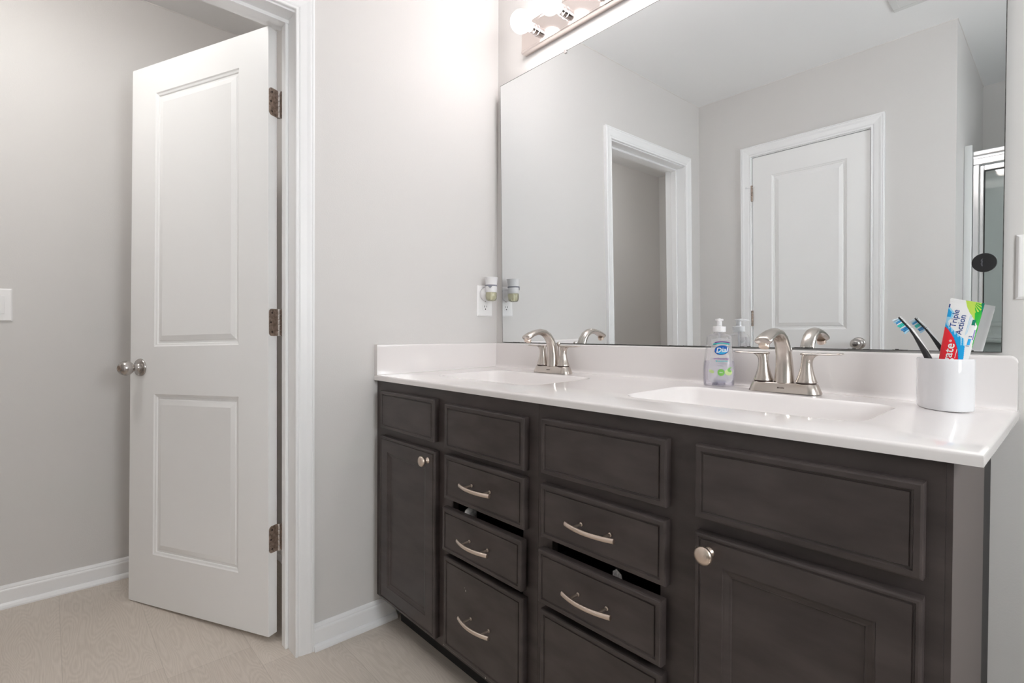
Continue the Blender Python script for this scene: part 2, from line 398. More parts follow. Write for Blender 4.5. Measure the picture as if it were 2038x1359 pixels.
def hinge(parent, zc, edge):
    bm = NB(); hh = .0455; rr = .012; e0 = Vector((0, 0, zc))
    ax = Vector((1, 0, 0))
    # leaf on the edge of the door: outline in (t, z), rounded at the far corners
    t0, t1_ = .0015, .0346; pts = [(t1_+.006, -hh), (t1_+.006, hh)]
    for k in range(7): a = pi/2+pi/2*k/6; pts.append((t0+rr+rr*cos(a), hh-rr+rr*sin(a)))
    for k in range(7): a = pi+pi/2*k/6; pts.append((t0+rr+rr*cos(a), -hh+rr+rr*sin(a)))
    loft(bm, [[HX - dv*s + nv*t + Vector((0, 0, zc+z)) for t, z in pts] for s in (-.0005, .0018)])
    h = obj('hinge', bm, 'hinge', parent)
    bm = NB()
    for k, (za, zb) in enumerate(((-hh, -.0275), (-.0265, -.0095), (-.0085, .0085), (.0095, .0265), (.0275, hh))):
        lathe(bm, [(.0058, za), (.0062, za+.0006), (.0062, zb-.0006), (.0058, zb)], KN+e0, (0, 0, 1), 20)
    obj('knuckle', bm, 'steel', h, True)
    for t, z in ((.0135, .032), (.009, 0), (.0135, -.032)):
        bm = NB(); lathe(bm, [(.0034, 0), (.0030, .0008), (0, .0004)], HX - dv*.0018 + nv*t + Vector((0, 0, zc+z)), -dv, 14)
        obj('screw', bm, 'screw', h)
    bm = NB(); box(bm, -.1385, -.137, KN.y+.004, KN.y+.034, zc-hh, zc+hh); box(bm, -.137, -.112, KN.y+.0086, KN.y+.0098, zc-hh, zc+hh)   # leaf let into the jamb edge
    obj('jamb_leaf', bm, 'hinge', h)
    return h
for zc in (1.811, 1.076, .346): hinge(d1, zc, None)
# opposite door, shut
d2 = thing('door_2', 'closed white two-panel door seen in the mirror', 'door', (D0, DF, 0), kind='structure')
DP2 = lambda s, t, z: Vector((D0+s, DF-.002-t, .012+z))
obj('door_leaf', door_bm(DP2, D1-D0, DT-.014, .035, [(.110, D1-D0-.105, .20, .80), (.110, D1-D0-.105, .999, 1.930)]), 'door', d2, True, angle=20)
knobset(d2, (.9030, DF-.002, .934), (0, 1, 0), lock=False)
for i, zc in enumerate((1.850, 1.082, .35)):
    bm = NB(); hh = .048
    for (za, zb) in ((-hh, -.0295), (-.0285, -.0105), (-.0095, .0095), (.0105, .0285), (.0295, hh)):
        lathe(bm, [(.006, za), (.0066, za+.0008), (.0066, zb-.0008), (.006, zb)], (D0-.0025, DF+.0055, zc), (0, 0, 1), 16)
    h = obj('hinge', bm, 'hinge', d2, True)
    if i == 0:
        bm = NB(); tube(bm, [(D0-.002, DF+.006, zc+.036), (D0-.018, DF+.018, zc+.036), (D0-.026, DF+.026, zc+.035)], .0022, 8)
        lathe(bm, [(.0055, 0), (.006, .004), (.004, .007), (0, .0075)], (D0-.026, DF+.026, zc+.035), (-.6, .8, 0), 12)
        tube(bm, [(D0+.0, DF+.007, zc+.036), (D0+.02, DF+.012, zc+.036)], .0018, 8)
        obj('hinge_pin_stop', bm, 'white_pl', h, True)

# ------------------------------------------------------------------ shower behind the camera, seen in the mirror
sh = thing('shower_enclosure', 'framed glass shower enclosure reflected at the right edge of the mirror', 'shower', (1.40, YS, 0))
bm = NB(); box(bm, 1.331, XR-.03, YS-.05, YS-.010, 1.838, 1.870, .003, 1); box(bm, 1.331, XR-.03, YS-.050, YS-.006, 1.884, 1.908, .004, 1); box(bm, 1.331, XR-.03, YS-.048, YS-.022, 1.868, 1.886)
box(bm, 1.331, 1.356, YS-.05, YS-.010, .10, 1.838, .003, 1); box(bm, 1.331, XR-.03, YS-.05, YS-.01, .10, .14, .003, 1); box(bm, XR-.055, XR-.03, YS-.05, YS-.01, .14, 1.838)
obj('outer_frame', bm, 'alum', sh)
bm = NB(); box(bm, 1.3585, 1.3735, YS-.042, YS-.014, .15, 1.832, .003, 1); box(bm, 1.3735, 2.05, YS-.042, YS-.014, 1.805, 1.832, .003, 1); box(bm, 2.05, 2.066, YS-.042, YS-.014, .15, 1.832, .003, 1); box(bm, 1.3735, 2.05, YS-.042, YS-.014, .15, .18)
df_ = obj('door_frame', bm, 'alum', sh)
bm = NB(); box(bm, 1.3736, 1.3775, YS-.036, YS-.020, .18, 1.805); box(bm, 1.3775, 2.0499, YS-.036, YS-.020, 1.8015, 1.8049)
obj('gasket', bm, 'gasket', df_)
bm = NB(); box(bm, 1.3776, 2.0495, YS-.031, YS-.026, .181, 1.8014); obj('glass_panel', bm, 'glass', df_)
bm = NB(); box(bm, 2.067, XR-.056, YS-.031, YS-.026, .141, 1.837); obj('glass_panel', bm, 'glass', sh)
ss = thing('shower_surround', 'glossy white shower wall surround and pan behind the glass', 'shower', (2.0, -2.5, 0))
bm = NB(); box(bm, XV+.0005, XV+.0325, YS-.012, YS, 0.0, 1.942, .004, 2); obj('front_flange', bm, 'shower_white', ss, True)
bm = NB(); box(bm, XV+.0005, XV+.012, YB+.012, YS-.012, .1, 1.942); box(bm, XV+.0005, XR-.0005, YB+.0005, YB+.012, .1, 1.942); box(bm, XR-.012, XR-.0005, YB+.012, YS-.01, .1, 1.942)
obj('wall_panels', bm, 'shower_white', ss)
bm = NB(); box(bm, XV+.0125, XR-.013, YB+.012, YB+.10, .90, .925, .006, 2); box(bm, XV+.0125, XR-.013, YB+.012, YB+.03, .998, 1.022, .004, 2); obj('shelf', bm, 'shower_white', ss, True)
bm = NB(); box(bm, XV+.0005, XR-.0005, YB+.0005, YS, 0, .099, .004, 2); obj('shower_pan', bm, 'shower_white', ss, True)

# ceiling register
vt = thing('ceiling_vent', 'white ceiling air register reflected at the top of the mirror', 'vent', (1.235, -1.40, HC))
bm = NB(); x0, x1, y0, y1 = 1.110, 1.365, -1.528, -1.275; fw = .026
for a in ((x0, x1, y0, y0+fw), (x0, x1, y1-fw, y1), (x0, x0+fw, y0+fw, y1-fw), (x1-fw, x1, y0+fw, y1-fw)): box(bm, *a, HC-.009, HC-.0003, .002, 1)
obj('frame', bm, 'grille', vt)
bm = NB(); box(bm, x0+fw, x1-fw, y0+fw, y1-fw, HC-.0015, HC-.0004); obj('duct_opening', bm, 'slot', vt)
bm = NB()
for k in range(9):
    yy = y0+fw+.012+k*.0222
    loft(bm, [[Vector((xx, yy+dy, HC+dz)) for dy, dz in ((-.007, -.0085), (.006, -.003), (.007, -.004), (-.006, -.0095))] for xx in (x0+fw, x1-fw)])
obj('slats', bm, 'grille', vt)

# ------------------------------------------------------------------ vanity
YF, YD = -.565, -.585                               # face frame, front faces
CT = lambda x, y: .8932 + max(0, min(1, (y+.5766)/.5566))*.011*(1-(min(max(x, 0), 1.6)/1.6)**4)
ZB = .8755                                          # underside of the top
def cab_body(root, x0, x1, openings):
    bm = NB()
    zt, zb = ZB-.0005, .105; xs = sorted({x0, x1} | {v for o_ in openings for v in o_[:2]}); zs = sorted({zb, zt} | {v for o_ in openings for v in o_[2:]})
    for a, b in zip(xs, xs[1:]):
        for c, d in zip(zs, zs[1:]):
            if any(o_[0] <= a and b <= o_[1] and o_[2] <= c and d <= o_[3] for o_ in openings): continue
            box(bm, a, b, YF, YF+.019, c, d)
    if x1 > 1.5: box(bm, x1+.0002, 1.5672, YF, YF+.001, zb, zt)
    bmesh.ops.remove_doubles(bm, verts=bm.verts, dist=1e-6)
    obj('face_frame', bm, 'wood', root)
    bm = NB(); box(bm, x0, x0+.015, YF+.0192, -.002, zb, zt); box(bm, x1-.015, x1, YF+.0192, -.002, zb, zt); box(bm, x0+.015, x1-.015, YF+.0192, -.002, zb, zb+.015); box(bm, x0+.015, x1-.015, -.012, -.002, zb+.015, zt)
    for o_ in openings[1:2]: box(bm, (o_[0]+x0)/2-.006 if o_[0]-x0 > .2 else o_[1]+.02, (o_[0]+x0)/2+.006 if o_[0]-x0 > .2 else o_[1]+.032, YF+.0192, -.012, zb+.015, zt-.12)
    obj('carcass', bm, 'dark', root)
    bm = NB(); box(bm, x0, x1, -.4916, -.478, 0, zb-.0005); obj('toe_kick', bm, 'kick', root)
RD = [(0, .0045), (.0012, .0012), (.0035, 0), (.0105, 0), (.0115, .003), (.0145, .0036), (.0155, .0016)]
RC = [(0, .0045), (.0012, .0012), (.0035, 0), (.0065, 0), (.0078, .0028), (.0098, .0028), (.0112, .0008), (.0505, .0008), (.0515, .0030), (.0545, .0034), (.0605, .0056), (.0635, .0060), (.0650, .0085)]
def front(name, root, x0, x1, z0, z1, rings, yd=YD):
    bm = NB(); ring_panel(bm, lambda x, z, d: Vector((x, yd+d, z)), x0, x1, z0, z1, rings, depth_back=YF-.0003-YD)
    return obj(name, bm, 'wood', root)
def pull(parent, xc, zc, yd=YD):
    bm = NB(); rings = []
    for k in range(17):
        t = -1+2*k/16; x = xc+t*.0645; y = yd-.0235-.0125*(1-t*t); sc = 1+.10*t*t
        rings.append([Vector((x, y+.0030*sin(a) if sin(a) > 0 else y+.0042*sin(a), zc+.0052*sc*cos(a))) for a in [2*pi*j/14 for j in range(14)]])
    loft(bm, rings); h = obj('handle', bm, 'pull', parent, True, angle=60)
    for s in (-1, 1):
        bm = NB(); lathe(bm, [(.0042, 0), (.0042, .002), (.0029, .003), (.0029, .0315)], (xc+s*.038, yd, zc), (0, -1, 0), 14)
        obj('handle_post', bm, 'pull', h, True)
def cknob(parent, xc, zc):
    bm = NB(); lathe(bm, [(0, 0), (.0095, 0), (.0095, .0018), (.0065, .004), (.0052, .009), (.0062, .0135), (.0125, .0165), (.0158, .0195), (.0165, .0225), (.0145, .0262), (.0085, .0285), (0, .0293)], (xc, YD+.001, zc), (0, -1, 0), 32)
    obj('knob', bm, 'pull', parent, True, angle=60)
def drawer(root, x0, x1, z0, z1, yd=YD, items=None):
    d = front('drawer', root, x0, x1, z0, z1, RD, yd); pull(d, (x0+x1)/2+(.003 if x0 < .6 else .0), (z0+z1)/2+.001, yd)
    bm = NB(); a, b, c, e = x0+.022, x1-.022, z0+.012, z1-.02; yb = yd+.0203
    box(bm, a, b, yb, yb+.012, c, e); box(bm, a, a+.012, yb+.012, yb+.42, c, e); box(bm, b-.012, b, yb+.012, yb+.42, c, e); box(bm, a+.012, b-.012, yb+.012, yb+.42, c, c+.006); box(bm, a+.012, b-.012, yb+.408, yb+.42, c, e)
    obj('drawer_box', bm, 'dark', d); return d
PO = .006                                            # two drawers are not pushed quite home
vl = thing('vanity_cabinet', 'espresso vanity cabinet in the corner against the left wall, narrow door and drawers', 'cabinet', (.43, -.30, 0), group='vanity cabinets')
cab_body(vl, .046, .8118, [(.09, .385, .14, .675), (.466, .760, .125, .680)])
bm = NB(); box(bm, .0008, .0455, YF+.002, YF+.02, .105, ZB-.0005); obj('filler_strip', bm, 'wood', vl)
front('false_front', vl, .0615, .3905, .7150, .8440, RD)
dl = front('door', vl, .0590, .3970, .1255, .6880, RC); cknob(dl, .3583, .656)
front('false_front', vl, .4460, .7790, .7072, .8376, RD)
drawer(vl, .4460, .7795, .5628, .6906); drawer(vl, .4460, .7785, .4135, .5385, YD-PO); drawer(vl, .4460, .7775, .1300, .3945)
vr = thing('vanity_cabinet', 'espresso vanity cabinet with wide knobbed door, at the bare end by the switch', 'cabinet', (1.19, -.30, 0), group='vanity cabinets')
cab_body(vr, .8124, 1.5600, [(.858, 1.142, .125, .680), (1.245, 1.515, .14, .675)])
front('false_front', vr, .8365, 1.1620, .7148, .8440, RD)
drawer(vr, .8365, 1.1620, .5660, .6910); drawer(vr, .8355, 1.1585, .4146, .5405, YD-PO); drawer(vr, .8385, 1.1575, .1300, .3975)
front('false_front', vr, 1.2195, 1.5400, .7145, .8450, RD)
dr_ = front('door', vr, 1.2205, 1.5400, .1255, .6900, RC); cknob(dr_, 1.2475, .660)
bm = NB(); box(bm, 1.5602, 1.5673, YF+.0012, -.190, .0, ZB-.0005); obj('end_panel', bm, 'wood_lit_side', vr, label='end panel in brown lightened to look side-lit')
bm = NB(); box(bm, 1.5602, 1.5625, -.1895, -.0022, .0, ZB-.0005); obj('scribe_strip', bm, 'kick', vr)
# pale paint chips on the drawer fronts
dlow = [o for o in COL.objects if o.parent == vl and o.name.startswith('drawer')][2]
for (x, z, s) in ((.551, .3295, .0035), (.5455, .336, .0015), (.64, .1325, .003), (.4475, .1325, .002)):
    bm = NB(); lathe(bm, [(s*.5, 0), (s*.45, .0002), (0, .0003)], (x, YD+.0015 if z > .2 else YD, z), (0, -1, 0), 7, 1, 1.8)
    obj('paint_chip', bm, 'scuff', dlow)
# odds and ends poking up in the two drawers
bm = NB(); pts = []
lathe(bm, [(0, -.045), (.012, -.045), (.0165, -.02), (.017, .0), (.0145, .008), (.008, .0125), (0, .0135)], (.531, -.552, .5360), (0, 0, 1), 24, 1.25, .6)
tag(obj('toiletry_item', bm, 'paper', None, True, origin=(.531, -.552, .49)), 'pale rounded item peeking over the left cabinet drawer', 'toiletry')
bm = NB(); loft(bm, [[Vector((1.022, yy, .47)), Vector((1.058, yy, .47)), Vector((1.045, yy, .5395)), Vector((1.0325, yy, .5475)), Vector((1.0235, yy, .5410))] for yy in (-.5560, -.5545)])
tag(obj('paper_slip', bm, 'paper', None, origin=(1.04, -.555, .47)), 'grey paper corner sticking up from the right cabinet drawer', 'paper')

# one-piece top with two moulded bowls
ctop = thing('countertop', 'glossy white cultured marble vanity top with two integral bowls', 'countertop', (.80, -.29, ZB))
def loop_edges(bm, pts): 
    vs_ = [bm.verts.new(p) for p in pts]
    return vs_, [bm.edges.new((vs_[i], vs_[(i+1) % len(vs_)])) for i in range(len(vs_))]
XE = lambda y: 1.5965+.0065*(y+.5766)/.5766
SINKS = ((.410, -.2885), (1.1925, -.2885)); SHX, SHY, SR = .238, .1435, .05
bm = NB(); ins = .006; n = 24
def outer(i):
    P_ = []
    for k in range(n+1): P_.append((.001+(XE(-.5766)-.001-i)*k/n, -.5766+i))
    for k in range(1, 9): y = -.5766+i+(.5756-i)*k/8; P_.append((XE(y)-i, y))
    for k in range(1, n+1): P_.append((XE(-.001)-i-(XE(-.001)-i-.001)*k/n, -.001))
    for k in range(1, 8): P_.append((.001, -.001-(.5756-i)*k/8))
    return P_
prevring = None; edges = []
steps = [(ins, 0), (ins*.62, .0006), (ins*.29, .0018), (ins*.07, .0037), (0, .006), (0, None)]
rings_v = []
for i, dz in steps:
    pts = [Vector((x, y, (CT(x, y)-dz) if dz is not None else ZB)) for x, y in outer(i)]
    rings_v.append([bm.verts.new(p) for p in pts])
for A, B in zip(rings_v, rings_v[1:]):
    for k in range(len(A)): bm.faces.new((A[k], A[(k+1) % len(A)], B[(k+1) % len(A)], B[k]))
edges = [bm.edges.get((rings_v[0][k], rings_v[0][(k+1) % len(rings_v[0])])) for k in range(len(rings_v[0]))]
for (sx, sy) in SINKS:
    pts = [Vector((x, y, CT(x, y))) for x, y in rrect(sx, sy, SHX+.006, SHY+.006, SR+.006)]
    v_, e_ = loop_edges(bm, pts); edges += e_
bmesh.ops.triangle_fill(bm, use_beauty=True, use_dissolve=False, edges=edges)
obj('deck', bm, 'marble', ctop, True, angle=50)
for (sx, sy) in SINKS:
    bm = NB(); R = []
    for (g, dz, rr) in ((.006, 0, SR+.006), (.003, .0008, SR+.003), (0, .0035, SR), (-.002, .008, SR), (-.010, .030, SR), (-.022, .065, SR+.01), (-.045, .098, SR), (-.085, .115, .045), (-.12, .120, .02)):
        R.append([Vector((x, y, CT(x, y)-dz)) for x, y in rrect(sx, sy, SHX+g, SHY+g, rr)])
    loft(bm, R, cap=False); V = bm.verts[:]; bm.verts.ensure_lookup_table(); k = len(R[0]); bm.faces.new(bm.verts[-k:])
    b_ = obj('sink_bowl', bm, 'marble', ctop, True, angle=60)
    bm = NB(); lathe(bm, [(0, .001), (.022, .001), (.022, .004), (.015, .005), (0, .0045)], (sx, sy+.02, CT(sx, sy)-.1195), (0, 0, 1), 24); obj('drain', bm, 'nickel', b_, True)
# backsplash with a coved foot
TOPB = lambda x: 1.0050-.0032*max(0, (x-.7)/.9)
bm = NB(); rings = []
XB = 1.6005
for x in [.001+(XB-.016)*k/30 for k in range(31)]+[XB-.013, XB-.012]+[XB-.012+.012*sin(pi/2*k/8) for k in range(1, 9)]:
    drop = 0
    if x > XB-.012: drop = .012-math.sqrt(max(0, .012**2-(x-(XB-.012))**2))
    zt, zc = TOPB(x)-drop, CT(x, -.03)
    pr = [(-.001, ZB+.004), (-.033, zc-.003), (-.0325, zc+.0003), (-.0275, zc+.0012), (-.0238, zc+.0035), (-.0215, zc+.0072), (-.0205, zc+.012), (-.0205, zc+.014), (-.0205, zt-.006), (-.0205, zt-.004), (-.0193, zt-.0012), (-.0165, zt), (-.001, zt)]
    rings.append([Vector((x, y, z)) for y, z in pr])
loft(bm, rings); obj('backsplash', bm, 'marble', ctop, True, angle=40)
bm = NB(); rings = []
for k in range(13):
    y = -.0206-.5545*k/12; zt = 1.0045-.0028*k/12; zc = CT(.01, y)
    pr = [(.0008, zc+.0003), (.0205, zc+.0003), (.0205, zt-.006), (.0205, zt-.004), (.0193, zt-.0012), (.0165, zt), (.0008, zt)]
    rings.append([Vector((x, y, z)) for x, z in pr])
loft(bm, rings); obj('side_splash', bm, 'marble', ctop, True, angle=40)
bm = NB(); tube(bm, [(.0212, -.574+.55*k/8, CT(.02, -.574+.55*k/8)+.0006) for k in range(9)], .0016, 8); obj('caulk_line', bm, 'caulk', ctop, True)

# ------------------------------------------------------------------ faucets
def make_faucet(x, y, label):
    z0 = CT(x, y)+.0003
    t = thing('faucet', label, 'faucet', (x, y, z0), group='brushed nickel faucets')
    Pm = lambda a, b, c: Vector((x+a, y+b, z0+c))
    bm = NB(); R = []
    for (hx, hy, z, rr) in ((.0830, .0275, 0, .024), (.0830, .0275, .0015, .024), (.0755, .0215, .0215, .020), (.0740, .0200, .0235, .019), (.0715, .018, .0242, .017)):
        R.append([Pm(a, b, z) for a, b in rrect(0, 0, hx, hy, rr, 8)])
    loft(bm, R); base = obj('base', bm, 'nickel', t, True, angle=40)
    tb = text_bm('MOEN', .0052, lambda a, b: Pm(a, -.0280+.0003*0+(.0115+b-.0015)*.30-.0004, .0100+b), bold=.00008, align='CENTER', space=1.15)
    obj('lettering', tb, 'screw', base)
    bm = NB()   # spout
    path = [(0, .0235, .0230, .0225), (0, .045, .0212, .0205), (-.001, .068, .0196, .0186), (-.005, .092, .0183, .0168), (-.0145, .115, .0174, .0150), (-.029, .133, .0170, .0133), (-.048, .1435, .0171, .0118), (-.069, .1470, .0175, .0106), (-.090, .1440, .0180, .0095), (-.108, .1385, .0188, .0098), (-.121, .1328, .0193, .0104), (-.131, .1278, .0194, .0106), (-.1355, .1256, .0186, .0100), (-.1372, .1248, .0172, .0088)]
    R = []
    for i, (yy, zz, a, b) in enumerate(path):
        p0 = path[max(i-1, 0)]; p1 = path[min(i+1, len(path)-1)]; tv = Vector((0, p1[0]-p0[0], p1[1]-p0[1])).normalized()
        nn = Vector((0, -tv.z, tv.y))
        R.append([Pm(0, yy, zz)+Vector((a*cos(q_), 0, 0))+nn*(b*sin(q_)*(1 if sin(q_) < 0 else 1.0)) for q_ in [2*pi*j/28 for j in range(28)]])
    loft(bm, R); spout = obj('spout', bm, 'nickel', t, True, angle=60)
    bm = NB(); lathe(bm, [(0, 0), (.0115, 0), (.0115, .010), (.0100, .0115), (0, .0115)], Pm(0, -.125, .1215), (0, -.45, -1), 24); obj('aerator', bm, 'pull', spout, True)
    for s in (-1, 1):
        cx = s*.0495; bm = NB(); R = []
        for (z, rx, ry, sh_) in ((.0270, .0238, .0225, 0), (.0275, .0238, .0225, 0), (.034, .0212, .0200, 0), (.044, .0178, .0168, 0), (.056, .0147, .0140, 0), (.068, .0127, .0122, .0002), (.078, .0122, .0117, .0008), (.085, .0130, .0118, .0022), (.0905, .0155, .0120, .005), (.0935, .0185, .0120, .0085)):
            R.append([Pm(cx+s*sh_+rx*cos(q_), ry*sin(q_), z) for q_ in [2*pi*j/28 for j in range(28)]])
        loft(bm, R); hd = obj('handle', bm, 'nickel', t, True, angle=50)
        bm = NB(); R = []
        for k in range(15):
            tt = k/14; a = -.012+.090*tt; wd = (.0125-.004*tt)*(1 if tt < .85 else math.sqrt(max(.02, 1-((tt-.85)/.152)**2))); 
            if k == 0: wd *= .6
            zz = .0955+.0008*tt+.0018*max(0, tt-.7)*3; th = .0031*(1-.2*tt)*(1 if k < 14 else .5)
            R.append([Pm(cx+s*a, wd*cos(q_), zz+th*sin(q_)) for q_ in [2*pi*j/16 for j in range(16)]])
        loft(bm, R); obj('lever', bm, 'nickel', hd, True, angle=60)
        bm = NB(); lathe(bm, [(.0215, .0242), (.0215, .0271)], Pm(cx, 0, 0), (0, 0, 1), 28); obj('gap_ring', bm, 'screw', hd)
    bm = NB(); lathe(bm, [(.0022, .02), (.0022, .093), (.0040, .095), (.0066, .1000), (.0072, .1045), (.0060, .1090), (0, .1105)], Pm(.0, .0300, 0), (0, 0, 1), 20)
    obj('lift_rod', bm, 'nickel', t, True)
    return t
f1 = make_faucet(.4100, -.0850, 'brushed nickel two-handle faucet over the corner bowl, nearest the outlet')
f2 = make_faucet(1.1925, -.0850, 'brushed nickel two-handle faucet beside the clear soap bottle')

# ------------------------------------------------------------------ mirror, leaning a little off the wall at its top
MT, MB, ML, MR = 2.0813, 1.0075, .0472, 1.5765; TZ = math.tan(.0192)
MY = lambda z: -.0080-TZ*(z-1.0063)
mr = thing('wall_mirror', 'large frameless wall mirror above the double vanity', 'mirror', (.81, 0, MB))
bm = NB(); V = [bm.verts.new((x, MY(z), z)) for x, z in ((ML, MB), (MR, MB), (MR, MT), (ML, MT))]; bm.faces.new(V)
obj('mirror_face', bm, 'mirror', mr)
bm = NB(); loft(bm, [[Vector((x, MY(z)+d, z)) for x, z in ((ML, MB), (MR, MB), (MR, MT), (ML, MT))] for d in (.0002, .0052)]); obj('backing', bm, 'mirror_edge', mr)
bm = NB(); 
for k in range(260):   # tarnish bitten into the silver along the foot and the right edge
    if k < 200: x = random.uniform(ML+.05, MR-.004); hgt = random.choice((.0008, .0012, .0018, .003))*random.uniform(.5, 1.2)*(1 if x > .9 else .6); wdt = random.uniform(.004, .016); z0, z1 = MB, MB+hgt; xa, xb = x, min(x+wdt, MR)
    else: z0 = random.uniform(MB, MT-.05); z1 = z0+random.uniform(.002, .012); xa, xb = MR-random.uniform(.0004, .0012), MR
    V = [bm.verts.new((a, MY(z)-.00025, z)) for a, z in ((xa, z0), (xb, z0), (xb-.0003, z1), (xa+.0003, z1))]; bm.faces.new(V)
obj('tarnish', bm, 'mirror_edge', mr)['kind'] = 'stuff'
bm = NB(); rw_ = .0016  # thin dark strips painting the shadow line between mirror and wall
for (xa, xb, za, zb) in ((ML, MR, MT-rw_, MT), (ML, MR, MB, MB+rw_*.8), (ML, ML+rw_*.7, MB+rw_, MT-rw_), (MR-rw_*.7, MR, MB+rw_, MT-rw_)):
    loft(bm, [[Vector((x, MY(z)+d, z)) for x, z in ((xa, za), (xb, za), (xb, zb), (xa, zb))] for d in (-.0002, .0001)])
obj('shadow_line_rim', bm, 'mirror_edge', mr)
for x in (.4115, 1.21):
    bm = NB(); zt = MT; y_ = MY(zt)
    box(bm, x-.006, x+.006, y_-.004, y_-.0006, zt-.010, zt+.002, .001, 1); box(bm, x-.006, x+.006, y_-.004, -.0005, zt+.0008, zt+.003)
    obj('clip', bm, 'steel', mr)
dsc = thing('phone_mount', 'round black adhesive disc stuck low on the right end of the mirror', 'mount', (1.5480, -.012, 1.1918))
yd_ = MY(1.19)-.0004
bm = NB(); lathe(bm, [(0, 0), (.0192, 0), (.0192, .0032), (.0184, .0038), (0, .0038)], (1.5482, yd_, 1.1918), (0, -1, -TZ), 48); dd = obj('disc', bm, 'disc', dsc, True, angle=30)
bm = NB(); tube(bm, [(1.5448+.0014*sin(k*1.35)+.0005*sin(k*.6), yd_-.0039+TZ*0, 1.1845+.00062*k) for k in range(25)], .00032, 6)
obj('mark', bm, 'grey_pl', dd)

# ------------------------------------------------------------------ bath bar: globe lamps on a chrome strip
lb = thing('vanity_light', 'chrome strip light with a row of lit white globe bulbs above the mirror', 'light', (.795, 0, 2.22))
BX0, BX1 = .176, 1.396
bm = NB(); pr = [(-.0005, 2.163), (-.022, 2.163), (-.0275, 2.1645), (-.030, 2.168), (-.0300, 2.1725), (-.0275, 2.1755), (-.0275, 2.2645), (-.030, 2.2675), (-.030, 2.272), (-.0275, 2.2755), (-.022, 2.277), (-.0005, 2.277)]
loft(bm, [[Vector((x, y, z)) for y, z in pr] for x in (BX0, BX1)]); obj('backplate', bm, 'bar', lb, True, angle=25)
for k in range(8):
    xb = .2610+.1495*k; zb = 2.2200; c = Vector((xb, 0, zb))
    bm = NB(); lathe(bm, [(.0205, .0277), (.0205, .0300), (.0185, .0310), (.0185, .046), (.0192, .0465), (.0192, .0480), (.0180, .0485), (.0180, .060), (.0165, .0615), (.0150, .0600), (.0150, .050)], c, (0, -1, 0), 32)
    s_ = obj('socket', bm, 'chrome', lb, True, angle=40)
    bm = NB(); pf = [(.0135, .052), (.0140, .060)]
    R_ = .0405; yc = .1125
    for a in range(14): 
        an = radians(158-158*a/13); pf.append((R_*sin(an), yc-R_*cos(an)*-1 if False else yc-R_*cos(pi-an)*-1))
    pf = [(.0135, .052), (.0140, .062)]+[(R_*sin(radians(a)), yc-R_*cos(radians(a))) for a in range(22, 180, 10)]+[(0, yc+R_)]
    lathe(bm, pf, c, (0, -1, 0), 32, cap=False); obj('bulb', bm, 'bulb', s_, True, angle=180)

# unseen ceiling dome added in the closet for fill light
def dome(x, y, zc, m, label):
    t = thing('closet_fill_light', label, 'light', (x, y, zc))
    bm = NB(); lathe(bm, [(0, -.0005), (.125, -.0005), (.128, -.004), (.128, -.018), (.120, -.022), (0, -.022)], (x, y, zc), (0, 0, 1), 40); obj('fill_light_canopy', bm, 'nickel', t, True)
    bm = NB(); lathe(bm, [(.116, -.022), (.114, -.035), (.100, -.055), (.072, -.072), (.038, -.082), (0, -.085)], (x, y, zc), (0, 0, 1), 40, cap=False); obj('fill_light_glass', bm, m, t, True, angle=180)
dome(-.30, -1.66, HCC, 'closet_fill_dome', 'round fill light added on the closet ceiling, out of view')

# ------------------------------------------------------------------ wall plates
def plate_x(parent, name, x, yc, zc, hw, hh, th=.006, sgn=1):
    bm = NB(); R = []
    for (i, d) in ((0, 0.0004), (0, .0025), (.004, .0055), (.006, .006)):
        R.append([Vector((x+sgn*d, yc+a, zc+b)) for a, b in ((-hw+i, -hh+i), (hw-i, -hh+i), (hw-i, hh-i), (-hw+i, hh-i))])
    loft(bm, R); return obj(name, bm, 'plate', parent)
ot = thing('outlet', 'white duplex wall outlet in the corner beside the mirror', 'outlet', (0.0005, -.0700, 1.181))
plate_x(ot, 'cover_plate', 0, -.0700, 1.1815, .0415, .0645)
for zc in (1.2090, 1.1545):
    bm = NB(); R = []
    out = []
    for k in range(32):
        a = 2*pi*k/32; yy = .0172*cos(a); zz = max(-.0142, min(.0142, .0172*sin(a))); out.append((yy, zz))
    for (sc, d) in ((1, .0055), (1, .0072), (.95, .0078)): R.append([Vector((d, -.0700+a*sc, zc+b*sc)) for a, b in out])
    loft(bm, R); rc = obj('receptacle', bm, 'plate', ot, True)
    bm = NB(); box(bm, .0072, .0082, -.0700-.0075, -.0700-.0052, zc-.0005, zc+.0075); box(bm, .0072, .0082, -.0700+.0052, -.0700+.0072, zc+.0005, zc+.0072); lathe(bm, [(.0028, .0072), (.0028, .0082)], (0, -.0700, zc-.0075), (1, 0, 0), 14)
    obj('slots', bm, 'slot', rc)
bm = NB(); lathe(bm, [(.0032, .0058), (.0028, .0072), (0, .0074)], (0, -.0700, 1.1818), (1, 0, 0), 14); obj('screw', bm, 'steel', ot)
af = thing('air_freshener', 'white plug-in air freshener with yellow oil bottle in the outlet', 'air freshener', (.0085, -.0740, 1.2090))
ac = Vector((.0500, -.0745, 0))
bm = NB(); lathe(bm, [(.0, .0083), (.0270, .0083), (.0280, .011), (.0270, .020), (.0225, .0265), (.018, .034)], (0, -.0725, 1.2090), (1, 0, 0), 32); obj('plug', bm, 'white_pl', af, True)
bm = NB(); lathe(bm, [(0, 1.2150), (.0225, 1.2150), (.0240, 1.2185), (.0243, 1.2260), (.0238, 1.2360), (.0238, 1.2480), (.0248, 1.2600), (.0272, 1.2740), (.0282, 1.2770), (.0262, 1.2770), (.0215, 1.2660), (0, 1.2640)], ac, (0, 0, 1), 40, cap=False); hs = obj('housing', bm, 'white_pl', af, True, angle=40)
